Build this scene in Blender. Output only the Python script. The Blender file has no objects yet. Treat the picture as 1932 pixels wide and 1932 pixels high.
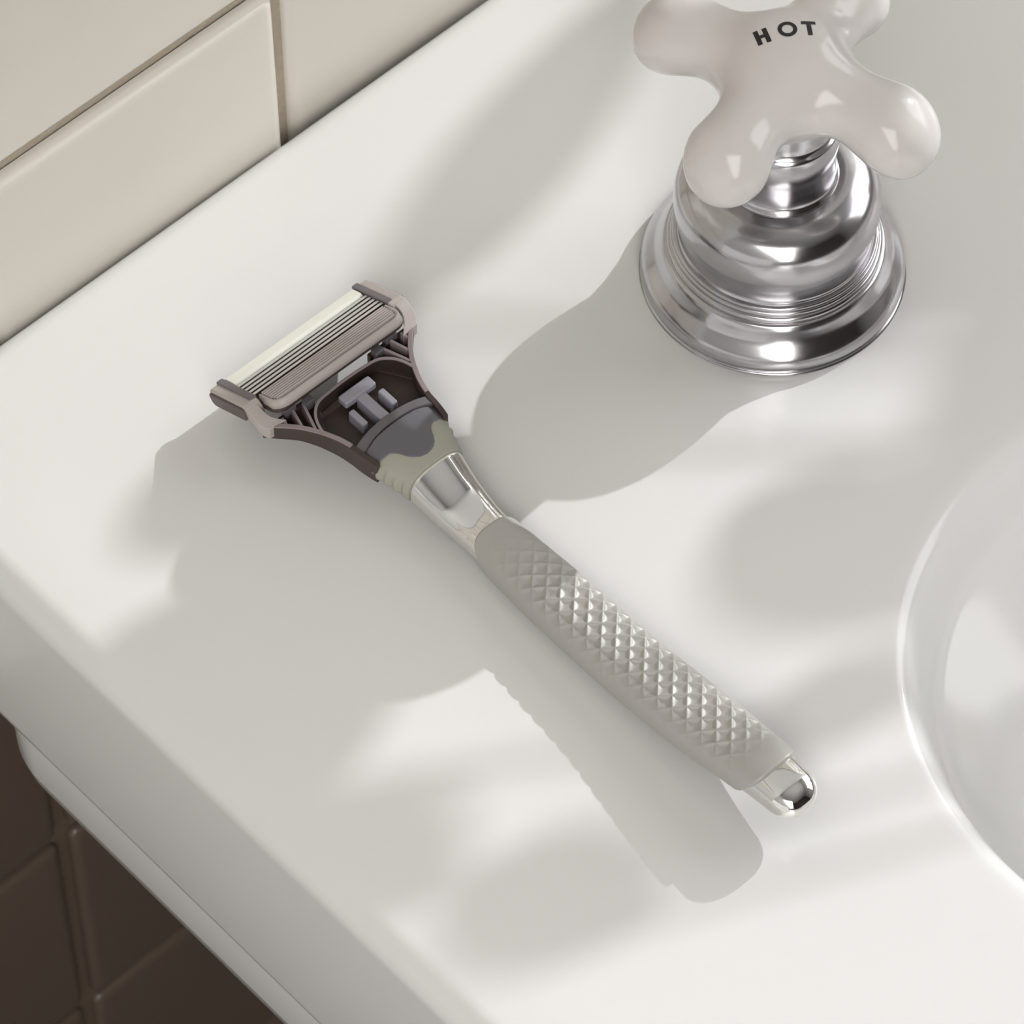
import bpy, bmesh, math, random
from mathutils import Vector, Matrix
from mathutils.bvhtree import BVHTree

# ------------------------------------------------------------------ scale
# modelling unit: centimetres from a point on the sink deck; deck is 85 cm up
DECK = 0.85
def W(x, y, z):
    return Vector((x / 100, y / 100, z / 100 + DECK))
rnd = random.Random(7)
sc = bpy.context.scene
col = sc.collection

# ------------------------------------------------------------------ camera
E_, A_, ROLL = math.radians(55.41), math.radians(42.85), math.radians(-0.14)
right = Vector((math.cos(A_), -math.sin(A_), 0))
fwd = Vector((math.sin(A_) * math.cos(E_), math.cos(A_) * math.cos(E_), -math.sin(E_)))
up = right.cross(fwd)
r2 = right * math.cos(ROLL) + up * math.sin(ROLL)
u2 = up * math.cos(ROLL) - right * math.sin(ROLL)
cd = bpy.data.cameras.new('camera')
cam = bpy.data.objects.new('camera', cd)
col.objects.link(cam)
m = Matrix((r2, u2, -fwd)).transposed().to_4x4()
m.translation = W(0, 0, 0) - fwd * 0.9375
cam.matrix_world = m
cd.sensor_width = 36
cd.lens = 9000 / 1932 * 36
cd.clip_start = 0.02
cd.clip_end = 50
cd.dof.use_dof = True
cd.dof.focus_distance = 0.925
cd.dof.aperture_fstop = 48
sc.camera = cam

# ------------------------------------------------------------------ light
sc.view_settings.view_transform = 'Standard'
sc.view_settings.look = 'None'
sc.view_settings.gamma = 1
sc.view_settings.use_curve_mapping = False
sc.view_settings.exposure = -0.03
sc.cycles.use_denoising = True
sc.cycles.use_adaptive_sampling = True
sc.cycles.adaptive_threshold = 0.05
sc.cycles.max_bounces = 4
sc.cycles.diffuse_bounces = 2
sc.cycles.glossy_bounces = 3
sc.cycles.caustics_reflective = False
sc.cycles.caustics_refractive = False
sc.cycles.sample_clamp_indirect = 6

wd = bpy.data.worlds.new('daylight')
sc.world = wd
wd.use_nodes = True
wd.cycles.sampling_method = 'NONE'
wd.node_tree.nodes['Background'].inputs[0].default_value = (0.80, 0.88, 1.0, 1)
wd.node_tree.nodes['Background'].inputs[1].default_value = 1.0

SUN_E = math.radians(27.2)
sun_dir = Vector((0.997 * math.cos(SUN_E), -0.006 * math.cos(SUN_E), math.sin(SUN_E))).normalized()  # towards the sun
sd = bpy.data.lights.new('sun', 'SUN')
sd.energy = 2.4
sd.angle = math.radians(0.6)
sd.color = (0.985, 0.995, 1.0)
so = bpy.data.objects.new('sun', sd)
so.rotation_euler = sun_dir.to_track_quat('Z', 'Y').to_euler()
so.location = W(300, -20, 160)
col.objects.link(so)

# daylight entering through the window on the right-hand wall
ad = bpy.data.lights.new('window_daylight', 'AREA')
ad.shape = 'RECTANGLE'
ad.size, ad.size_y = 1.0, 0.8
ad.energy = 6.5
ad.color = (1.0, 0.968, 0.925)
ao = bpy.data.objects.new('window_daylight', ad)
ao.rotation_euler = Vector((1, 0, 0)).to_track_quat('Z', 'Y').to_euler()
ao.location = W(104, -34, 65)
col.objects.link(ao)

# added fill light with no window of its own, behind and left of the camera
bd = bpy.data.lights.new('side_fill_light', 'AREA')
bd.shape = 'RECTANGLE'
bd.size, bd.size_y = 0.8, 0.9
bd.energy = 11.5
bd.color = (1.0, 0.972, 0.935)
bo = bpy.data.objects.new('side_fill_light', bd)
bo.location = W(-69, -66, 56)
bo.rotation_euler = (-(W(0, 0, 0) - bo.location)).to_track_quat('Z', 'Y').to_euler()
col.objects.link(bo)

# ------------------------------------------------------------------ materials
def mat(name, rgb, rough=0.5, metal=0.0, coat=0.0, noise=None, bump=None, spec=0.5, sss=0.0, coat_rough=0.05):
    """noise = (scale, amount) mottles the colour, bump = (scale, strength)"""
    M = bpy.data.materials.new(name)
    M.use_nodes = True
    nt = M.node_tree
    b = nt.nodes['Principled BSDF']
    b.inputs['Base Color'].default_value = (*rgb, 1)
    b.inputs['Roughness'].default_value = rough
    b.inputs['Metallic'].default_value = metal
    b.inputs['Specular IOR Level'].default_value = spec
    b.inputs['Coat Weight'].default_value = coat
    b.inputs['Coat Roughness'].default_value = coat_rough
    if sss:
        b.inputs['Subsurface Weight'].default_value = sss
        b.inputs['Subsurface Radius'].default_value = (0.004, 0.003, 0.0025)
        b.inputs['Subsurface Scale'].default_value = 1.0
    tc = nt.nodes.new('ShaderNodeTexCoord')
    if noise:
        n = nt.nodes.new('ShaderNodeTexNoise')
        n.inputs['Scale'].default_value = noise[0]
        n.inputs['Detail'].default_value = 4
        nt.links.new(tc.outputs['Object'], n.inputs['Vector'])
        mx = nt.nodes.new('ShaderNodeMix')
        mx.data_type = 'RGBA'
        mx.inputs[6].default_value = (*[c * (1 - noise[1]) for c in rgb], 1)
        mx.inputs[7].default_value = (*[min(1, c * (1 + noise[1])) for c in rgb], 1)
        nt.links.new(n.outputs['Fac'], mx.inputs[0])
        nt.links.new(mx.outputs[2], b.inputs['Base Color'])
    if bump:
        n2 = nt.nodes.new('ShaderNodeTexNoise')
        n2.inputs['Scale'].default_value = bump[0]
        n2.inputs['Detail'].default_value = 3
        nt.links.new(tc.outputs['Object'], n2.inputs['Vector'])
        bp = nt.nodes.new('ShaderNodeBump')
        bp.inputs['Strength'].default_value = bump[1]
        bp.inputs['Distance'].default_value = 0.001
        nt.links.new(n2.outputs['Fac'], bp.inputs['Height'])
        nt.links.new(bp.outputs['Normal'], b.inputs['Normal'])
    return M

def srgb(r, g, b):
    f = lambda c: (c / 255 / 12.92) if c / 255 <= 0.04045 else ((c / 255 + 0.055) / 1.055) ** 2.4
    return (f(r), f(g), f(b))

M_porc = mat('white_porcelain', (0.80, 0.795, 0.785), 0.14)
M_tile = mat('cream_glazed_tile', (0.79, 0.75, 0.675), 0.18, noise=(14, 0.03), bump=(35, 0.05))
M_dtile = mat('brown_glazed_tile', (0.14, 0.102, 0.078), 0.3, noise=(14, 0.06), bump=(35, 0.06))
M_grout = mat('beige_grout', (0.50, 0.43, 0.34), 0.9, noise=(300, 0.15), bump=(900, 0.5))
M_dgrout = mat('brown_grout', (0.15, 0.105, 0.075), 0.9, noise=(300, 0.15), bump=(900, 0.4))
M_paint = mat('room_paint', (0.72, 0.71, 0.70), 0.8)
M_dark = mat('dark_front_wall', (0.075, 0.062, 0.055), 0.6, noise=(5, 0.2))  # unseen front wall, coloured dark so the chrome reflects dark
M_floor = mat('dark_floor', (0.07, 0.055, 0.045), 0.5, noise=(6, 0.1))
M_frame = mat('window_frame_paint', (0.75, 0.74, 0.72), 0.4)
M_glass_sill = mat('sill_paint', (0.75, 0.74, 0.72), 0.4)
M_leaf = mat('leaf_green', (0.06, 0.13, 0.035), 0.45, noise=(30, 0.2))
M_stem = mat('stem_green', (0.08, 0.13, 0.04), 0.6)
M_pot = mat('terracotta', (0.45, 0.2, 0.11), 0.8, noise=(40, 0.1))
M_soil = mat('soil', (0.03, 0.02, 0.015), 0.95)
M_tap = mat('worn_chrome', (0.53, 0.52, 0.54), 0.17, metal=1.0, noise=(60, 0.05), bump=(160, 0.03))
M_ceram = mat('handle_porcelain', (0.70, 0.665, 0.65), 0.15)
M_ink = mat('black_lettering', (0.012, 0.011, 0.012), 0.5)
M_chrome = mat('polished_chrome', (0.88, 0.87, 0.85), 0.045, metal=1.0)
M_grip = mat('satin_grip', (0.44, 0.425, 0.40), 0.45, metal=0.1, bump=(700, 0.08))
M_rubber = mat('sage_rubber', srgb(172, 170, 158), 0.6)
M_dome = mat('slate_plastic', srgb(104, 103, 108), 0.33)
M_band = mat('slate_band_plastic', srgb(104, 99, 103), 0.45)
M_yoke = mat('dark_brown_plastic', srgb(66, 54, 50), 0.4)
M_pocket = mat('dark_pocket_plastic', srgb(58, 47, 42), 0.5)
M_rim = mat('lit_rim_and_rib_plastic', srgb(150, 138, 138), 0.4)  # rim tops paler, caught light put into the colour; ribs share it
M_cap = mat('mauve_grey_plastic', srgb(186, 178, 174), 0.42)
M_capshade = mat('shaded_mauve_plastic', srgb(96, 86, 84), 0.45)  # cap's outer side, its shade put into a darker colour
M_inlay = mat('slate_inlay', srgb(118, 113, 116), 0.4)
M_strip = mat('cream_strip', srgb(246, 245, 236), 0.5)
M_blade = mat('razor_steel', (0.80, 0.79, 0.78), 0.42, metal=0.7)
M_fin = mat('guard_rubber', srgb(205, 195, 192), 0.5)
M_button = mat('lavender_plastic', srgb(156, 154, 164), 0.3)

# ------------------------------------------------------------------ mesh helpers
def add(name, verts, faces, material, parent=None, smooth=True, bevel=None, auto=None):
    me = bpy.data.meshes.new(name)
    me.from_pydata([tuple(v) for v in verts], [], faces)
    bm = bmesh.new()
    bm.from_mesh(me)
    bmesh.ops.remove_doubles(bm, verts=bm.verts, dist=1e-7)
    bmesh.ops.recalc_face_normals(bm, faces=bm.faces)
    bm.to_mesh(me)
    bm.free()
    me.materials.append(material)
    o = bpy.data.objects.new(name, me)
    col.objects.link(o)
    if parent is not None:
        o.parent = parent
    if smooth:
        me.shade_smooth()
    if bevel:
        md = o.modifiers.new('bevel', 'BEVEL')
        md.width = bevel[0]
        md.segments = bevel[1]
        md.limit_method = 'ANGLE'
        md.angle_limit = math.radians(35)
        md.harden_normals = True
    return o

def tag(o, label=None, cat=None, group=None, kind=None):
    if label: o['label'] = label
    if cat: o['category'] = cat
    if group: o['group'] = group
    if kind: o['kind'] = kind
    return o

def empty(name, loc, rot=(0, 0, 0)):
    o = bpy.data.objects.new(name, None)
    o.empty_display_size = 0.02
    o.location = loc
    o.rotation_euler = rot
    col.objects.link(o)
    return o

def box_vf(x0, x1, y0, y1, z0, z1):
    v = [(x, y, z) for x in (x0, x1) for y in (y0, y1) for z in (z0, z1)]
    f = [(0, 1, 3, 2), (4, 6, 7, 5), (0, 4, 5, 1), (2, 3, 7, 6), (0, 2, 6, 4), (1, 5, 7, 3)]
    return v, f

def merge(parts):
    V, F = [], []
    for v, f in parts:
        b = len(V)
        V += list(v)
        F += [tuple(i + b for i in q) for q in f]
    return V, F

def loft(loops, cap0=True, cap1=True, closed=True):
    n = len(loops[0])
    V = [p for l in loops for p in l]
    F = []
    for i in range(len(loops) - 1):
        for j in range(n if closed else n - 1):
            k = (j + 1) % n
            F.append((i * n + j, i * n + k, (i + 1) * n + k, (i + 1) * n + j))
    if cap0: F.append(tuple(range(n))[::-1])
    if cap1: F.append(tuple((len(loops) - 1) * n + j for j in range(n)))
    return V, F

def prism(poly, z0, z1):
    """poly: list of (x, y); z0/z1 numbers"""
    return loft([[(x, y, z0) for x, y in poly], [(x, y, z1) for x, y in poly]])

def lathe(prof, n=96):
    loops = []
    for r, z in prof:
        loops.append([(r * math.cos(2 * math.pi * k / n), r * math.sin(2 * math.pi * k / n), z) for k in range(n)])
    return loft(loops, cap0=False, cap1=False)

def catmull(pts, per=8, closed=False):
    out = []
    n = len(pts)
    rng = range(n if closed else n - 1)
    for i in rng:
        g = lambda k: pts[k % n] if closed else pts[max(0, min(n - 1, k))]
        p0, p1, p2, p3 = g(i - 1), g(i), g(i + 1), g(i + 2)
        for s in range(per):
            t = s / per
            out.append(tuple(0.5 * ((2 * b) + (-a + c) * t + (2 * a - 5 * b + 4 * c - d) * t * t + (-a + 3 * b - 3 * c + d) * t ** 3)
                             for a, b, c, d in zip(p0, p1, p2, p3)))
    if not closed:
        out.append(tuple(pts[-1]))
    return out

def interp(tab, t):
    """smooth table interpolation; tab rows start with the key"""
    if t <= tab[0][0]: return tab[0][1:]
    if t >= tab[-1][0]: return tab[-1][1:]
    for i in range(len(tab) - 1):
        if tab[i][0] <= t <= tab[i + 1][0]:
            a, b = tab[i], tab[i + 1]
            p = tab[i - 1] if i > 0 else a
            q = tab[i + 2] if i + 2 < len(tab) else b
            h = b[0] - a[0]
            u = (t - a[0]) / h
            res = []
            for k in range(1, len(a)):
                ma = (b[k] - p[k]) / (b[0] - p[0]) * h if b[0] != p[0] else 0
                mb = (q[k] - a[k]) / (q[0] - a[0]) * h if q[0] != a[0] else 0
                res.append((2*u**3-3*u*u+1)*a[k] + (u**3-2*u*u+u)*ma + (-2*u**3+3*u*u)*b[k] + (u**3-u*u)*mb)
            return tuple(res)

def cmv(V):  # centimetre vertices -> metres (object-local)
    return [(x / 100, y / 100, z / 100) for x, y, z in V]

def wv(V):   # centimetre scene vertices -> world metres
    return [tuple(W(x, y, z)) for x, y, z in V]

# ------------------------------------------------------------------ room shell
XL, XR, YF, YB, ZF, ZC = -72, 102, -190, 10.45, -85, 155
BK = YB + 0.22   # grout plane of the tiled wall lies behind the tile faces
o = add('floor', *((lambda v, f: (wv(v), f))(*box_vf(XL - 8, XR + 14, YF - 8, YB + 12, ZF - 5, ZF))), M_floor, smooth=False)
tag(o, kind='structure')
o = add('ceiling', *((lambda v, f: (wv(v), f))(*box_vf(XL - 8, XR + 14, YF - 8, YB + 12, ZC, ZC + 5))), M_paint, smooth=False)
tag(o, kind='structure')
o = add('wall_left', *((lambda v, f: (wv(v), f))(*box_vf(XL - 8, XL, YF, BK, ZF, ZC))), M_paint, smooth=False)
tag(o, kind='structure')
o = add('wall_front', *((lambda v, f: (wv(v), f))(*box_vf(XL - 8, XR + 14, YF - 8, YF, ZF, ZC))), M_dark, smooth=False)
tag(o, kind='structure')
WY0, WY1, WZ0, WZ1 = -76, 10.2, 15, 117
parts = [box_vf(XR, XR + 14, YF, BK, ZF, WZ0), box_vf(XR, XR + 14, YF, BK, WZ1, ZC),
         box_vf(XR, XR + 14, YF, WY0, WZ0, WZ1), box_vf(XR, XR + 14, WY1, BK + 2, WZ0, WZ1)]
V, F = merge(parts)
o = add('wall_right', wv(V), F, M_paint, smooth=False)
tag(o, kind='structure')
# window: frame and sill in the opening of the right-hand wall
V, F = merge([box_vf(XR + 4, XR + 9, WY0, WY0 + 4, WZ0, WZ1), box_vf(XR + 4, XR + 9, WY1, WY1 + 2, WZ0, WZ1),
              box_vf(XR + 4, XR + 9, WY0, WY1, WZ1 - 4, WZ1), box_vf(XR + 4, XR + 9, WY0, WY1, WZ0, WZ0 + 4)])
o = add('window_1', wv(V), F, M_frame, smooth=False)
tag(o, kind='structure')
V, F = box_vf(XR - 16, XR + 4, WY0 - 3, WY1 - 0.5, WZ0 - 3, WZ0)
c = add('window_sill', wv(V), F, M_glass_sill, smooth=False, bevel=(0.004, 2))
c.parent = o

# tiled back wall: grout slab + square tiles, each its own piece
PITCH, JOINT = 8.08, 0.36
Z_SPLIT = 4.40 - 2 * PITCH
V, F = box_vf(XL, XR + 14, BK, BK + 10, ZF, ZC)
wall = add('wall_back', wv(V), F, M_grout, smooth=False)
tag(wall, kind='structure')
V, F = box_vf(XL + 0.5, XR - 20, BK - 0.02, BK, ZF, Z_SPLIT)
c = add('lower_grout', wv(V), F, M_dgrout, smooth=False)
c.parent = wall
TX0, TX1, TZ1 = 3.32 - 5 * PITCH, 3.32 + 9 * PITCH, 4.40 + 4 * PITCH
V, F = merge([box_vf(XL, XR, BK - 0.3, BK + 0.5, TZ1 + 0.2, ZC), box_vf(XL, TX0 - 0.2, BK - 0.3, BK + 0.5, ZF, TZ1 + 0.2), box_vf(TX1 + 0.2, XR, BK - 0.3, BK + 0.5, ZF, TZ1 + 0.2)])
c = add('painted_plaster', wv(V), F, M_paint, smooth=False)
c.parent = wall
def tile_mesh(name, material):
    s = (PITCH - JOINT) / 2
    b, d = 0.26, 0.34
    def ring(h, y):
        pts = []
        rr = 0.22
        for cx, cz, a0 in ((h - rr, h - rr, 0), (-h + rr, h - rr, 90), (-h + rr, -h + rr, 180), (h - rr, -h + rr, 270)):
            for k in range(4):
                a = math.radians(a0 + k * 30)
                pts.append((cx + rr * math.cos(a), y, cz + rr * math.sin(a)))
        return pts
    loops = [ring(s, 0.0)]
    for k in range(5):
        a = math.pi / 2 * k / 4
        loops.append(ring(s - b * (1 - math.cos(a)), -(d - b) - b * math.sin(a) * 0.75))
    V, F = loft(loops, cap0=False)
    o = add(name, cmv(V), F, material, smooth=True)
    return o
tproto = {}
X_JOINT = 3.32
for row in range(-9, 4):
    zc = 4.40 + PITCH * (row + 0.5)
    dark = zc < Z_SPLIT
    for colx in range(-5, 9):
        xc = X_JOINT + PITCH * (colx + 0.5)
        key = 'd' if dark else 'l'
        if key not in tproto:
            t = tile_mesh('tile', M_dtile if dark else M_tile)
            tproto[key] = t
        else:
            t = tproto[key].copy()
            col.objects.link(t)
        t.parent = wall
        y = BK + rnd.uniform(-0.03, 0.04)
        if row == -1 and colx == -1: y = BK - 0.05
        if row == -1 and colx == 0: y = BK + 0.09
        t.location = W(xc, y, zc)
        t.rotation_euler = (rnd.uniform(-.004, .004), rnd.uniform(-.003, .003), rnd.uniform(-.004, .004))

# ------------------------------------------------------------------ sink
def rrect(x0, x1, y0, y1, r, n=320):
    """rounded rectangle sampled by equal angle about its centre: matched loops"""
    cx, cy = (x0 + x1) / 2, (y0 + y1) / 2
    hx, hy = (x1 - x0) / 2, (y1 - y0) / 2
    r = min(r, hx - 0.01, hy - 0.01)
    # arc-length walk starting at the middle of the right side, with fixed points per segment
    segs = []
    q = n // 8
    def line(a, b, k): return [(a[0] + (b[0] - a[0]) * i / k, a[1] + (b[1] - a[1]) * i / k) for i in range(k)]
    def arc(c, a0, k): return [(c[0] + r * math.cos(math.radians(a0 + 90 * i / k)), c[1] + r * math.sin(math.radians(a0 + 90 * i / k))) for i in range(k)]
    p = []
    p += line((hx, -hy + r), (hx, hy - r), q)
    p += arc((hx - r, hy - r), 0, q)
    p += line((hx - r, hy), (-hx + r, hy), q)
    p += arc((-hx + r, hy - r), 90, q)
    p += line((-hx, hy - r), (-hx, -hy + r), q)
    p += arc((-hx + r, -hy + r), 180, q)
    p += line((-hx + r, -hy), (hx - r, -hy), q)
    p += arc((hx - r, -hy + r), 270, q)
    return [(cx + x, cy + y) for x, y in p]

BX0, BX1, BY0, BY1, BR = 1.05, 34.95, -34.0, -5.45, 6.95
SX0, SX1, SY0, SY1 = -8.45, 44.45, -40.0, 10.28
prof_bowl = [(12.5, -11.0), (10.5, -10.8), (9.0, -10.2), (7.8, -9.2), (6.8, -8.0), (5.8, -6.6), (4.9, -5.3), (4.0, -4.2), (3.2, -3.35), (2.5, -2.75),
             (1.9, -2.32), (1.4, -2.0), (1.1, -1.82), (0.95, -1.70), (0.86, -1.55), (0.78, -1.32), (0.68, -1.0), (0.56, -0.66), (0.44, -0.40), (0.33, -0.23), (0.22, -0.11), (0.11, -0.04), (0.0, -0.01), (-0.15, 0.0)]
loops = []
for d, z in prof_bowl:
    loops.append([(x, y, z) for x, y in rrect(BX0 + d, BX1 - d, BY0 + d, BY1 - d, max(BR - d, 1.6 + 0.1 * d))])
N0 = len(loops[0])
RT = 0.62
inner = rrect(BX0 - 0.15, BX1 + 0.15, BY0 - 0.15, BY1 + 0.15, BR + 0.15)
outer = rrect(SX0 + RT, SX1 - RT, SY0 + RT, SY1 - 0.6, 2.2)
for k in range(1, 9):
    f = k / 8
    loops.append([(a[0] + (b[0] - a[0]) * f, a[1] + (b[1] - a[1]) * f, 0.0) for a, b in zip(inner, outer)])
for k in range(1, 9):
    a = math.pi / 2 * k / 8
    g = 1 - math.sin(a)
    loops.append([(x, y, -RT * (1 - math.cos(a))) for x, y in rrect(SX0 + RT * g, SX1 - RT * g, SY0 + RT * g, SY1 - 0.6 * g, 2.2 + RT * math.sin(a) * 0.6)])
for dz, ins in ((-3.0, -0.03), (-5.35, -0.05), (-5.55, -0.02), (-5.65, 0.08), (-5.66, 0.6), (-5.66, 3.0)):
    loops.append([(x, y, dz) for x, y in rrect(SX0 + ins, SX1 - ins, SY0 + ins, SY1 - ins, 2.8)])
V, F = loft(loops, cap0=True, cap1=False)
sink = empty('sink', W(18, -15, -5.6))
tag(sink, 'white porcelain bathroom sink with wide flat deck and rounded bowl against tiled wall', 'sink')
def sink_part(name, V, F, M):
    return add(name, [tuple(W(*v) - sink.location) for v in V], F, M, sink)
sink_part('basin', V, F, M_porc)
lo = []
for z, ins in ((-5.60, 0.0), (-5.9, 0.0), (-7.1, 0.02), (-7.55, 0.10), (-7.72, 0.40), (-7.74, 1.2)):
    lo.append([(x, y, z) for x, y in rrect(SX0 + 0.03 + ins, SX1 - 0.3 - ins, SY0 + 0.3 + ins, 7.3 - ins, 1.9)])
lo.append([(x, y, -10.5) for x, y in rrect(-1, 37, -36, -2, 8)])
lo.append([(x, y, -14.5) for x, y in rrect(6, 30, -30, -9, 8)])
V, F = loft(lo, cap0=False)
sink_part('apron', V, F, M_porc)
# pedestal-free wall bracket carrying the sink, out of sight under the deck
V, F = box_vf(6, 30, -4, BK - 0.5, -12, -5.7)
sink_part('wall_bracket', V, F, M_porc)

# ------------------------------------------------------------------ hot tap
tap = empty('hot_water_tap', W(7.98, 0.79, 0))
tag(tap, 'chrome tap with white porcelain four-lobed cross handle lettered HOT', 'tap')
def lpart(name, prof, M):
    V, F = lathe(prof)
    return add(name, cmv(V), F, M, tap)
flange = [(0.5, 0.0), (2.55, 0.0), (2.64, 0.04), (2.69, 0.14), (2.69, 0.26), (2.63, 0.40), (2.52, 0.54), (2.42, 0.66), (2.34, 0.80), (2.27, 0.93), (2.20, 1.00), (2.0, 1.02)]
lpart('base_flange', catmull(flange, 4), M_tap)
def ringp(r, z, t):
    return [(r - 0.3, z - t), (r - 0.02, z - t), (r + t * 0.6, z - t * 0.6), (r + t * 0.8, z), (r + t * 0.6, z + t * 0.6), (r - 0.02, z + t), (r - 0.3, z + t)]
for r, z, t in ((2.11, 1.07, 0.085), (2.07, 1.21, 0.06), (2.04, 1.32, 0.05)):
    lpart('collar_ring', catmull(ringp(r, z, t), 4), M_tap)
body = [(1.7, 1.36), (1.97, 1.37), (1.985, 1.40), (1.96, 1.46), (1.975, 1.62), (2.03, 1.9), (2.075, 2.2), (2.08, 2.45), (2.03, 2.70), (1.90, 2.92), (1.72, 3.07),
        (1.50, 3.16), (1.32, 3.19), (1.20, 3.19), (1.1, 3.20), (0.9, 3.20)]
lpart('valve_body', catmull(body, 4), M_tap)
neck = [(0.9, 3.17), (1.17, 3.19), (1.17, 3.24), (1.11, 3.34), (1.08, 3.55), (1.09, 3.85), (1.13, 4.15), (1.15, 4.45), (1.12, 4.7), (1.0, 4.85), (0.9, 5.4)]
lpart('stem', catmull(neck, 4), M_tap)

# porcelain cross handle: metaball-like union, meshed by marching a field
import numpy as np
def smin(a, b, k):
    h = np.clip(0.5 + 0.5 * (b - a) / k, 0, 1)
    return b * (1 - h) + a * h - k * h * (1 - h)
ARMS = [-31 - 42.85, 59 - 42.85, 149 - 42.85, 239 - 42.85]
def field(P):
    x, y, z = P[..., 0], P[..., 1], P[..., 2]
    hub = np.sqrt((x / 1.28) ** 2 + (y / 1.28) ** 2 + ((z - 6.05) / 1.32) ** 2) - 1.0
    hub = hub * 1.15
    d = hub
    for a in ARMS:
        ca, sa = math.cos(math.radians(a)), math.sin(math.radians(a))
        r = x * ca + y * sa
        w = -x * sa + y * ca
        zc = 6.32 - 0.10 * np.clip(r, 0, 3) ** 1.5
        t = np.clip(r, 0.2, 2.25 if a == ARMS[3] else 2.42)
        rad = 0.65 + 0.23 * np.clip((t - 0.9) / 1.38, 0, 1) ** 1.4
        c = np.sqrt((r - t) ** 2 + w ** 2 + (z - zc) ** 2) - rad
        d = smin(d, c, 0.55)
    top = z - 7.30                      # flattened crown that carries the lettering
    d = -smin(-d, -top, 0.18)
    low = 4.75 - z
    d = -smin(-d, -low, 0.1)
    return d
def surface_nets(f, lo, hi, h):
    nx, ny, nz = [int(math.ceil((b - a) / h)) + 1 for a, b in zip(lo, hi)]
    gx, gy, gz = np.meshgrid(*[lo[i] + h * np.arange(n) for i, n in enumerate((nx, ny, nz))], indexing='ij')
    P = np.stack([gx, gy, gz], -1)
    D = f(P)
    S = D < 0
    acc = np.zeros((nx - 1, ny - 1, nz - 1, 3))
    cnt = np.zeros((nx - 1, ny - 1, nz - 1))
    corners = [(i, j, k) for i in (0, 1) for j in (0, 1) for k in (0, 1)]
    sl = lambda A, c: A[c[0]:nx - 1 + c[0], c[1]:ny - 1 + c[1], c[2]:nz - 1 + c[2]]
    for a in corners:
        for ax in range(3):
            if a[ax]: continue
            b = list(a); b[ax] = 1
            da, db = sl(D, a), sl(D, b)
            cr = (da < 0) != (db < 0)
            t = np.where(cr, da / np.where(cr, da - db, 1), 0)
            pa, pb = sl(P, a), sl(P, b)
            p = pa + (pb - pa) * t[..., None]
            acc += np.where(cr[..., None], p, 0)
            cnt += cr
    idx = -np.ones(cnt.shape, int)
    on = cnt > 0
    idx[on] = np.arange(on.sum())
    V = (acc[on] / cnt[on][:, None])
    F = []
    for ax in range(3):
        n = [nx, ny, nz]
        A = [slice(None)] * 3; B = [slice(None)] * 3
        A[ax] = slice(0, n[ax] - 1); B[ax] = slice(1, n[ax])
        cr = S[tuple(A)] != S[tuple(B)]
        o1, o2 = [(1, 2), (0, 2), (0, 1)][ax]
        for ijk in np.argwhere(cr):
            i = list(ijk)
            if i[o1] < 1 or i[o2] < 1 or i[o1] >= n[o1] - 1 or i[o2] >= n[o2] - 1: continue
            q = []
            for d1, d2 in ((-1, -1), (0, -1), (0, 0), (-1, 0)):
                c = list(i); c[o1] += d1; c[o2] += d2
                q.append(int(idx[tuple(c)]))
            if min(q) >= 0: F.append(tuple(q))
    return V.tolist(), F
V, F = surface_nets(field, (-3.6, -3.6, 4.3), (3.6, 3.6, 7.8), 0.085)
hcross = add('cross_handle', cmv(V), F, M_ceram, tap)
sm = hcross.modifiers.new('smooth', 'SMOOTH')
sm.factor = 0.5
sm.iterations = 4
hcross['label'] = 'white porcelain four-lobed handle'
# lettering HOT, printed on the crown
tree = BVHTree.FromPolygons([Vector(v) / 100 for v in V], F)
ang = math.radians(-42.85 + 13)      # reading direction on the crown
cu, su = math.cos(ang), math.sin(ang)
def letter(polys, ox, oy, tilt, s):
    VV, FF = [], []
    ct, st = math.cos(tilt), math.sin(tilt)
    for quad in polys:
        b = len(VV)
        for (px, py) in quad:
            px, py = px * s, py * s
            px, py = px * ct - py * st + ox, px * st + py * ct + oy
            X, Y = px * cu - py * su, px * su + py * cu
            hit = tree.ray_cast(Vector((X / 100, Y / 100, 0.09)), Vector((0, 0, -1)))
            z = hit[0].z if hit[0] else 0.073
            VV.append((X / 100, Y / 100, z + 0.00006))
        FF.append(tuple(range(b, b + len(quad))))
    return VV, FF
def bar(x0, x1, y0, y1, nx=1, ny=1):
    return [[(x0 + (x1 - x0) * i / nx, y0 + (y1 - y0) * j / ny), (x0 + (x1 - x0) * (i + 1) / nx, y0 + (y1 - y0) * j / ny),
             (x0 + (x1 - x0) * (i + 1) / nx, y0 + (y1 - y0) * (j + 1) / ny), (x0 + (x1 - x0) * i / nx, y0 + (y1 - y0) * (j + 1) / ny)]
            for i in range(nx) for j in range(ny)]
th = 0.25
gl = {'H': bar(-.36, -.36 + th, -.5, .5, 1, 4) + bar(.36 - th, .36, -.5, .5, 1, 4) + bar(-.36 + th, .36 - th, -.11, .11, 2, 1),
      'T': bar(-.38, .38, (.5 - .22), .5, 3, 1) + bar(-th / 2, th / 2, -.5, (.5 - .22), 1, 4),
      'O': [[(math.cos(a) * r1 * .98, math.sin(a) * r1) for r1, a in ((.52, 2 * math.pi * k / 40), (.52, 2 * math.pi * (k + 1) / 40), (.30, 2 * math.pi * (k + 1) / 40), (.30, 2 * math.pi * k / 40))] for k in range(40)]}
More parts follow.
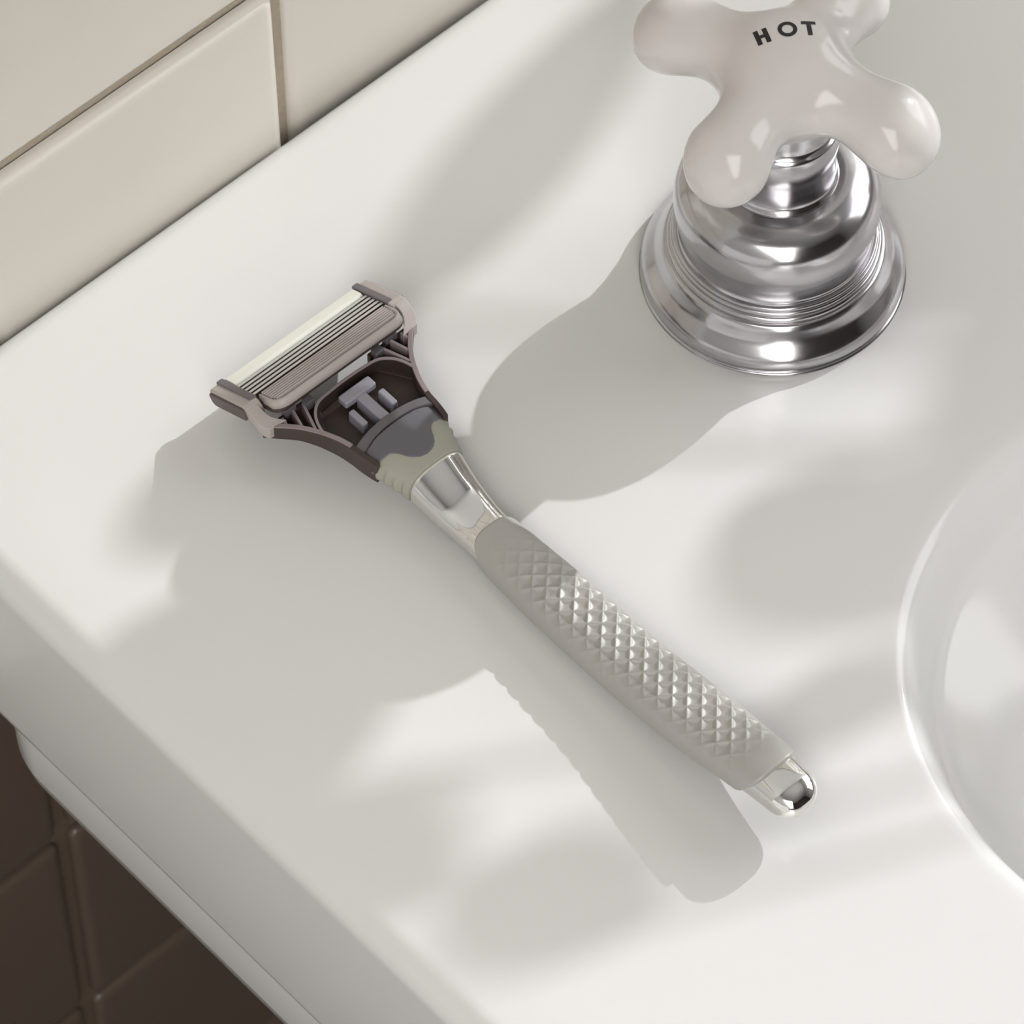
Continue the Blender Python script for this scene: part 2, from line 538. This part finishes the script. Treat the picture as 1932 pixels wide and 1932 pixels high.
for ch, ox, oy, tl in (('H', -0.46, -0.02, 0.06), ('O', 0.05, 0.02, 0.0), ('T', 0.47, -0.03, -0.12)):
    VV, FF = letter(gl[ch], ox - 0.03, oy + 0.16, tl, 0.37)
    lo_ = add('letter_' + ch.lower(), VV, FF, M_ink, hcross, smooth=False)
    lo_['label'] = 'printed black letter ' + ch

# ------------------------------------------------------------------ razor
TH = math.radians(-0.9)
DROP = 0.2
razor = empty('cartridge_razor', W(-0.77 + 0.469 * DROP, 5.74 + 0.505 * DROP, -DROP), (0, 0, TH))
tag(razor, 'five-blade cartridge razor with chrome handle and diamond-textured silver grip lying on sink', 'razor')
def L(x, t, z):            # razor-local centimetres, t runs from head to tail
    return (x / 100, -t / 100, z / 100)
def rp(name, V, F, M, parent=None, smooth=True, bevel=None):
    return add(name, [L(*v) for v in V], F, M, parent or razor, smooth, bevel)

# --- handle core: t, z of axis, half width, half thickness, x of axis
HT = [(4.46, .70, .690, .55, -.03), (5.0, .615, .615, .47, -.07), (5.5, .555, .560, .42, -.09), (6.1, .515, .520, .395, -.10), (6.8, .50, .545, .42, -.10),
      (8.0, .495, .595, .485, -.10), (9.2, .52, .610, .51, -.10), (10.6, .585, .620, .51, -.09), (12.1, .74, .625, .50, -.06), (13.3, .90, .590, .465, -.03),
      (13.9, .965, .560, .45, -.02), (14.5, 1.01, .525, .43, -.03), (14.9, 1.02, .50, .41, -.04)]
EXP = 2.7
BELLY = 0.60
def sec_pt(th_, w, h):
    s, c_ = math.sin(th_), math.cos(th_)
    if c_ < 0: h = h * BELLY      # flatter underside
    return (w * math.copysign(abs(s) ** (2 / EXP), s), h * math.copysign(abs(c_) ** (2 / EXP), c_))
def axis_slope(t):
    a, b = interp(HT, t - .02), interp(HT, t + .02)
    return (b[0] - a[0]) / .04
NS = 72
loops = []
ts = [4.46 + (14.45 - 4.46) * i / 110 for i in range(111)]
for t in ts:
    z, w, h, xc = interp(HT, t)
    loops.append([(xc + sec_pt(2 * math.pi * k / NS, w, h)[0], t, z + sec_pt(2 * math.pi * k / NS, w, h)[1]) for k in range(NS)])
for k in range(1, 13):        # rounded tail
    a = math.pi / 2 * k / 12
    t = 14.45 + 0.52 * math.sin(a)
    z, w, h, xc = interp(HT, t)
    g = max(0.02, math.cos(a) ** 0.75)
    loops.append([(xc + sec_pt(2 * math.pi * j / NS, w * g, h * g)[0], t, z + sec_pt(2 * math.pi * j / NS, w * g, h * g)[1]) for j in range(NS)])
V, F = loft(loops)
handle = rp('handle', V, F, M_chrome)
handle['label'] = 'polished chrome handle core'

# --- textured grip shell
TM = math.radians(103)
nt_, na_ = 520, 168
def smooth01(x):
    x = max(0.0, min(1.0, x))
    return x * x * (3 - 2 * x)
rows = []
for i in range(nt_ + 1):
    row = []
    u = i / nt_
    arc = 0.0
    prev = None
    tmp = []
    for j in range(na_ + 1):
        a = -TM + 2 * TM * j / na_
        rel = a / TM
        t0 = 6.12 + 0.55 * abs(rel) ** 2.6
        t1 = 14.08 - 0.42 * abs(rel) ** 3
        t = t0 + (t1 - t0) * u
        z, w, h, xc = interp(HT, t)
        px, pz = sec_pt(a, w, h)
        if prev: arc += math.hypot(px - prev[0], pz - prev[1])
        prev = (px, pz)
        tmp.append((a, t, z, w, h, xc, px, pz, arc))
    half = arc / 2
    for (a, t, z, w, h, xc, px, pz, s) in tmp:
        y = s - half
        p = t / 0.39 + y / 0.37
        q = t / 0.39 - y / 0.37
        fp, fq = abs((p % 1) * 2 - 1), abs((q % 1) * 2 - 1)
        bump = min(1 - fp, 1 - fq)
        fade = smooth01((t - 6.35) / 1.9) * smooth01((13.75 - t) / 0.9) * (1 - smooth01((abs(y + 0.02) - 0.25) / 0.50))
        edge = min((a + TM) / .05, (TM - a) / .05, u / .008, (1 - u) / .008, 1.0)
        off = 0.075 * math.sqrt(max(0, 1 - (1 - edge) ** 2)) - 0.062 * (1 - (1 - min(1, bump * 1.15)) ** 2) * fade
        nx_, nz_ = px / (w * w), pz / (h * h)
        ln = math.hypot(nx_, nz_)
        row.append((xc + px + nx_ / ln * off, t, z + pz + nz_ / ln * off))
    rows.append(row)
V, F = loft(rows, cap0=False, cap1=False, closed=False)
grip = rp('grip', V, F, M_grip)
grip['label'] = 'satin silver grip with raised diamond texture'

# --- rubber collar between head and chrome
CT = [(3.30, .86, .935, .39, 0.0), (3.65, .85, .94, .405, 0.0), (4.0, .81, .86, .45, -.01), (4.3, .75, .755, .51, -.02), (4.47, .715, .715, .545, -.03)]
def collar_pt(t, a, grow=0.0):
    z, w, h, xc = interp(CT, t)
    side = max(0.0, (abs(math.sin(a)) - 0.80) / 0.2)
    rip = 0.028 * math.sin((t - 3.72) / 0.2 * 2 * math.pi) * side * (1 if 3.72 < t < 4.38 else 0)
    x, zz = sec_pt(a, w + grow + rip, h + grow)
    return (xc + x, t, z + zz)
V, F = loft([[collar_pt(3.30 + 1.17 * i / 40, 2 * math.pi * k / 96) for k in range(96)] for i in range(41)])
rubber = rp('rubber_collar', V, F, M_rubber)
rubber['label'] = 'sage grey rubber collar with ribbed sides'
# slate dome with a wavy rear edge, sits over the collar
wave = catmull([(0, 4.24), (.18, 4.19), (.32, 4.06), (.42, 3.86), (.54, 3.74), (.70, 3.71), (.90, 3.70), (1.2, 3.70)], 8)
def wave_t(x):
    x = abs(x)
    for i in range(len(wave) - 1):
        if wave[i][0] <= x <= wave[i + 1][0]:
            f = (x - wave[i][0]) / max(1e-6, wave[i + 1][0] - wave[i][0])
            return wave[i][1] + f * (wave[i + 1][1] - wave[i][1])
    return 3.70
rows = []
for j in range(81):
    a = math.radians(-90 + 180 * j / 80)
    x0 = sec_pt(a, 0.98, .4)[0]
    tf = 3.20 + 0.17 * (x0 / .97) ** 2
    # find rear t where the wave meets this angle
    tr = 3.7
    for _ in range(8):
        tr = wave_t(collar_pt(tr, a)[0])
    row = []
    for i in range(29):
        u = i / 28
        t = tf + (tr - tf) * u
        tt = max(t, 3.30)
        g = 0.022 * min(1, (1 - u) / .04) + 0.0
        if i == 0: g = -0.12
        p = collar_pt(tt, a, g)
        row.append((p[0], t, p[2]))
    rows.append(row)
V, F = loft(rows, cap0=False, cap1=False, closed=False)
dome = rp('collar_dome', V, F, M_dome)
dome['label'] = 'slate grey domed cover with wavy rear edge'

# --- dark yoke that carries the cartridge
PATH = catmull([(2.0, 1.58), (1.76, 1.80), (1.50, 2.08), (1.28, 2.42), (1.12, 2.78), (1.035, 3.1), (1.0, 3.4), (0.965, 3.62), (0.93, 3.78)], 6)
def zbot(t): return 0.88 - 0.23 * smooth01((t - 1.6) / 1.8)
def wall_strip(path, z0f, z1f, thick, sgn):
    loops = []
    n = len(path)
    for i, (x, t) in enumerate(path):
        a, b = path[max(0, i - 1)], path[min(n - 1, i + 1)]
        dx, dt = b[0] - a[0], b[1] - a[1]
        l = math.hypot(dx, dt)
        nx, nt2 = dt / l, -dx / l      # outward (+x, -t)
        z0, z1 = z0f(t), z1f(t)
        xi, ti = x - nx * thick, t - nt2 * thick
        loops.append([(sgn * x, t, z0), (sgn * x, t, z1), (sgn * xi, ti, z1), (sgn * xi, ti, z0)])
    return loft(loops)
yoke_parts = []
for s in (-1, 1):
    yoke_parts.append(wall_strip(PATH, zbot, lambda t: 1.215, 0.11, s))
# floor of the pocket
fl = [(1.16, 2.6), (1.06, 3.0), (.98, 3.35), (-.98, 3.35), (-1.06, 3.0), (-1.16, 2.6), (-1.12, 2.25), (-.95, 1.98), (-.72, 1.86), (0, 1.80), (.72, 1.86), (.95, 1.98), (1.12, 2.25)]
yoke_parts.append(prism([(x * 0.985, t) for x, t in fl], 0.78, 0.85))
for s in (-1, 1):
    sp = [(s * 1.9, 1.62), (s * 1.62, 1.92), (s * 1.36, 2.22), (s * 1.18, 2.6), (s * 1.0, 2.3), (s * .74, 1.86), (s * .74, 1.62)]
    yoke_parts.append(prism(sp, 0.82, 0.92))
    yoke_parts.append(prism([(s * .74, 1.56), (s * 1.86, 1.56), (s * 1.82, 1.66), (s * .74, 1.66)], 0.82, 1.16))
V, F = merge(yoke_parts)
yoke = rp('yoke', V, F, M_yoke, smooth=False, bevel=(0.00012, 2))
yoke['label'] = 'dark brown plastic yoke below the cartridge'
for s in (-1, 1):
    V, F = wall_strip(PATH[:31], lambda t: 1.213, lambda t: 1.25, 0.10, s)
    rp('lit_rim_edge', V, F, M_rim if s < 0 else M_rim, yoke, smooth=False, bevel=(0.00012, 2))  # pale strip paints the light caught along the yoke's top edge
# pocket front lip
LIP = catmull([(-1.17, 2.56), (-1.11, 2.28), (-.98, 2.04), (-.76, 1.875), (-.4, 1.83), (0, 1.815), (.4, 1.83), (.76, 1.875), (.98, 2.04), (1.11, 2.28), (1.17, 2.56)], 6)
V, F = wall_strip(LIP[::-1], lambda t: 0.78, lambda t: 1.22, 0.05, 1)
rp('pocket_lip', V, F, M_pocket, yoke, smooth=False)
V, F = wall_strip(LIP[::-1], lambda t: 1.215, lambda t: 1.255, 0.06, 1)
rp('lip_edge', V, F, M_rim, yoke, smooth=False, bevel=(0.0001, 2))
for s in (-1, 1):
    for (x0, t0, x1, t1) in ((1.28, 1.66, 1.40, 2.10), (1.02, 1.66, 1.24, 2.30), (1.56, 1.66, 1.60, 1.88)):
        dx, dt = x1 - x0, t1 - t0
        l = math.hypot(dx, dt)
        nx, ny = -dt / l * 0.028, dx / l * 0.028
        P4 = [(s * (x0 + nx), t0 + ny), (s * (x1 + nx), t1 + ny), (s * (x1 - nx), t1 - ny), (s * (x0 - nx), t0 - ny)]
        V, F = prism(P4, 0.88, 1.235)
        rp('rib', V, F, M_rim, yoke, smooth=False)
    # pivot blocks just under the guard bar
    for (x0, x1, t0, t1, z1) in ((1.18, 1.46, 1.50, 1.66, 1.34), (.80, 1.02, 1.60, 1.78, 1.30)):
        V, F = box_vf(min(s * x0, s * x1), max(s * x0, s * x1), t0, t1, 1.05, z1)
        rp('pivot_block', V, F, M_band, yoke, smooth=False, bevel=(0.0002, 2))
# slate arch band at the rear of the pocket
fr, bk = [], []
for j in range(41):
    x = -0.965 + 1.93 * j / 40
    fr.append((x, 2.985 + 0.13 * (x / .9) ** 2))
    bk.append((x, 3.185 + 0.19 * (x / .97) ** 2))
top = lambda x: 1.245 - 0.10 * abs(x / 1.03) ** 4
loops = []
for a, b in zip(fr, bk):
    loops.append([(a[0], a[1], 0.6), (a[0], a[1], top(a[0]) - .02), (a[0], a[1] + .02, top(a[0])), (b[0], b[1] - .02, top(b[0])), (b[0], b[1], top(b[0]) - 0.03), (b[0], b[1], 0.6)])
V, F = loft(loops)
rp('arch_band', V, F, M_band, yoke, smooth=False)
# release button with three prongs
V, F = prism([(-.40, 1.98), (.40, 1.98), (.40, 2.25), (-.40, 2.25)], 1.02, 1.215)
btn = rp('release_button', V, F, M_button, None, smooth=False, bevel=(0.0005, 3))
btn['label'] = 'lavender grey release tab with three prongs'
for x0, x1, t0, t1, z1 in ((-.12, .12, 2.22, 3.02, 1.17), (-.46, -.31, 2.36, 2.82, 1.13), (.31, .46, 2.36, 2.82, 1.13)):
    V, F = prism([(x0, t0), (x1, t0), (x1, t1), (x0, t1)], 0.64, z1)
    rp('prong', V, F, M_button, btn, smooth=False, bevel=(0.0004, 3))

# --- cartridge: local frame x, s (towards handle), n (out of the shaving face)
AL = math.radians(-26.2)
def cv(V):
    return [(x / 100, -s / 100, n / 100) for x, s, n in V]
# tray (dark, carries everything)
def rounded(x, s0, s1, r, k=6):
    pts = [(-x, s0), (x, s0)]
    for i in range(k + 1):
        a = math.pi / 2 * i / k
        pts.append((x - r + r * math.cos(a), s1 - r + r * math.sin(a)))
    for i in range(k + 1):
        a = math.pi / 2 * i / k
        pts.append((-x + r - r * math.sin(a), s1 - r + r * math.cos(a)))
    return pts
V, F = prism(rounded(1.70, 0.03, 1.80, 0.26), -0.29, -0.10)
cart = add('cartridge', cv(V), F, M_yoke, razor, smooth=False, bevel=(0.0006, 3))
cart.location = L(0, 0, 0.95)
cart.rotation_euler = (AL, 0, 0)
cart['label'] = 'five-blade cartridge with cream strip and finned guard'
def cp(name, V, F, M, smooth=False, bevel=None):
    return add(name, cv(V), F, M, cart, smooth, bevel)
# lubricating strip
lp = [(.02, -.12), (.02, -.02), (.04, .012), (.09, .026), (.22, .03), (.34, .026), (.395, .008), (.415, -.03), (.415, -.12)]
V, F = loft([[(x, s, n) for s, n in lp] for x in (-1.685, -1.66, 1.64, 1.67)])
cp('lubricating_strip', V, F, M_strip, bevel=(0.0002, 2))
# five blades on bent supports
bprot = None
for k in range(5):
    if bprot is None:
        tl = math.radians(8)
        cs, sn = math.cos(tl), math.sin(tl)
        P = [(-.042, -.007), (.036, -.007), (.044, 0), (.036, .007), (-.042, .007)]
        V, F = loft([[(x, a * cs - b * sn, -a * sn * -1 * 0 + (-a) * sn * -1 + b * cs) for a, b in P] for x in (-1.68, 1.68)])
        bprot = cp('blade', V, F, M_blade)
        bl = bprot
    else:
        bl = bprot.copy()
        col.objects.link(bl)
    bl.location = (0, -(0.505 + 0.135 * k) / 100, -0.01 / 100)
# finned rubber guard
gpoly = rounded(1.62, 1.17, 1.80, 0.24)
parts = [prism(gpoly, -0.14, -0.055)]
for k in range(7):
    s = 1.225 + 0.076 * k
    hx = 1.58 if s < 1.6 else 1.58 - 0.24 + math.sqrt(max(0, 0.24 ** 2 - (s - 1.57) ** 2)) * 0.9
    parts.append(loft([[(x, s - .024, -.06), (x, s - .014, .03), (x, s + .014, .03), (x, s + .024, -.06)] for x in (-hx, hx)]))
V, F = merge(parts)
gd = cp('guard_bar', V, F, M_fin)
gd['label'] = 'mauve rubber guard bar with fine fins'
# smooth lip round the handle side of the guard
lipo = [p for p in rounded(1.64, 1.30, 1.82, 0.26) if True][2:]
lipo = [(1.64, 1.22)] + lipo + [(-1.64, 1.22)]
loops = []
for i, (x, s) in enumerate(lipo):
    a, b = lipo[max(0, i - 1)], lipo[min(len(lipo) - 1, i + 1)]
    dx, ds = b[0] - a[0], b[1] - a[1]
    l = math.hypot(dx, ds) or 1
    ox_, os_ = -ds / l, dx / l
    w = 0.055
    loops.append([(x + ox_ * w, s + os_ * w, -.16), (x + ox_ * w, s + os_ * w, -.0), (x + ox_ * .02, s + os_ * .02, .025), (x - ox_ * .02, s - os_ * .02, .02), (x - ox_ * w * .7, s - os_ * w * .7, -.05), (x - ox_ * w, s - os_ * w, -.16)])
V, F = loft(loops)
cp('guard_lip', V, F, M_cap, smooth=True)
for sg in (-1, 1):
    # end cap: profile in (s, n), swept across its width
    prof = [(0.10, -.36), (0.0, -.28), (-.03, -.10), (0.0, -.01), (0.06, .01), (1.22, .01), (1.30, -.03), (1.36, -.14), (1.36, -.32), (1.28, -.36)]
    V, F = loft([[(sg * x, s, n) for s, n in prof] for x in (1.71, 2.06)])
    cp('end_cap', V, F, M_cap, bevel=(0.0004, 3))
    prof2 = [(0.12, -.34), (0.03, -.27), (.0, -.14), (.02, -.06), (1.2, -.06), (1.24, -.12), (1.24, -.30), (1.18, -.34)]
    V, F = loft([[(sg * x, s, n) for s, n in prof2] for x in (2.05, 2.115)])
    cp('cap_side', V, F, M_capshade, bevel=(0.0003, 2))  # side face darkened by colour to show it in shade
    V, F = box_vf(min(sg * 1.695, sg * 1.86), max(sg * 1.695, sg * 1.86), -.02, 1.20, -.10, .045)
    cp('cap_inlay', V, F, M_inlay, bevel=(0.0003, 2))
    # curved bracket from end cap down to the yoke rim
    secs = [(1.80, 2.06, 1.10, 1.46, .24), (1.80, 2.07, 1.24, 1.48, .24), (1.80, 2.06, 1.40, 1.43, .24), (1.74, 2.05, 1.55, 1.34, .26), (1.62, 2.0, 1.66, 1.275, .30), (1.52, 1.93, 1.76, 1.25, .32)]
    loops = []
    for x0, x1, t, z, th2 in catmull(secs, 4):
        loops.append([(sg * x0, t, z), (sg * x1, t - .04, z), (sg * x1, t - .04, z - th2), (sg * x0, t, z - th2)])
    V, F = loft(loops)
    rp('bracket_arm', V, F, M_cap, None, smooth=False, bevel=(0.0004, 3))

# ------------------------------------------------------------------ unseen plant, added on the window sill to cast the dappled shade
plant = empty('shade_plant', W(XR - 8, -22, WZ0))
tag(plant, 'added unseen houseplant with leaves placed to cast dappled shade on the sink', 'plant')
def plw(p): return tuple(Vector(p) - plant.location)
pot_prof = [(0.2, 0.0), (4.6, 0.0), (4.8, 0.2), (6.2, 8.6), (6.25, 8.8), (6.9, 8.8), (7.0, 9.0), (7.0, 10.6), (6.9, 10.8), (6.3, 10.8), (6.1, 10.4), (6.0, 9.4)]
V, F = lathe(pot_prof, 48)
add('pot', cmv(V), F, M_pot, plant)
V, F = lathe([(0.01, 9.7), (3, 9.8), (6.05, 9.5)], 48)
add('soil', cmv(V), F, M_soil, plant)
# each leaf: centre of its wanted shade on the deck (x, y), half length vector on the deck, half width, distance towards the sun (cm)
LEAVES = [
    ((6.7, 6.75), (5.2, 1.6), 1.15, 86),
    ((14.6, -7.3), (7.4, 8.4), 4.6, 98),
    ((15.8, 0.9), (5.5, 4.0), 4.2, 94),
    ((3.9, -5.0), (0.6, -2.2), 1.15, 78),
    ((1.5, -7.5), (1.0, -0.9), 0.75, 80),
    ((-5.4, -7.0), (1.3, -1.6), 1.0, 84),
    ((-7.4, -3.8), (0.8, -1.8), 1.0, 86),
    ((-7.3, 0.4), (0.4, -2.8), 2.4, 80),
    ((-4.2, 4.45), (2.0, -0.1), 1.05, 68),
]
for (cx, cy), (vx, vy), hw, dist in LEAVES:
    c0 = W(cx, cy, 0) + sun_dir * dist / 100
    v = Vector((vx, vy, 0)) / 100
    u = v - sun_dir * v.dot(sun_dir)
    wdir = sun_dir.cross(u).normalized()
    hl = u.length
    un = u.normalized()
    VV = []
    n = 20
    for i in range(n + 1):
        f = -1 + 2 * i / n
        wd_ = hw / 100 * max(0.0, (1 - abs(f) ** 2.2)) ** 0.75 * (1 - 0.18 * f)
        for g in (-1, -.5, 0, .5, 1):
            p = c0 + un * hl * f + wdir * wd_ * g + sun_dir * (0.006 * abs(g) * (1 - f * f) - 0.012 * f * f)
            VV.append(p)
    FF = [(i * 5 + j, i * 5 + j + 1, i * 5 + j + 6, i * 5 + j + 5) for i in range(n) for j in range(4)]
    lf = add('shade_leaf', [plw(p) for p in VV], FF, M_leaf, plant)
    sd_ = lf.modifiers.new('solid', 'SOLIDIFY')
    sd_.thickness = 0.0006
    # petiole from the pot to the leaf base
    base = W(XR - 8, -22, WZ0 + 9.5)
    tip = c0 - un * hl if (c0 - un * hl - base).length < (c0 + un * hl - base).length else c0 + un * hl
    midp = (base + tip) / 2 + Vector((0.01, 0, 0.05))
    pts = catmull([tuple(base), tuple(midp), tuple(tip)], 8)
    loops = []
    for i, p in enumerate(pts):
        d = (Vector(pts[min(i + 1, len(pts) - 1)]) - Vector(pts[max(i - 1, 0)])).normalized()
        a1 = d.orthogonal().normalized()
        b1 = d.cross(a1)
        loops.append([plw(Vector(p) + (a1 * math.cos(k * math.pi / 3) + b1 * math.sin(k * math.pi / 3)) * 0.0014) for k in range(6)])
    VS, FS = loft(loops)
    add('stem', VS, FS, M_stem, plant)
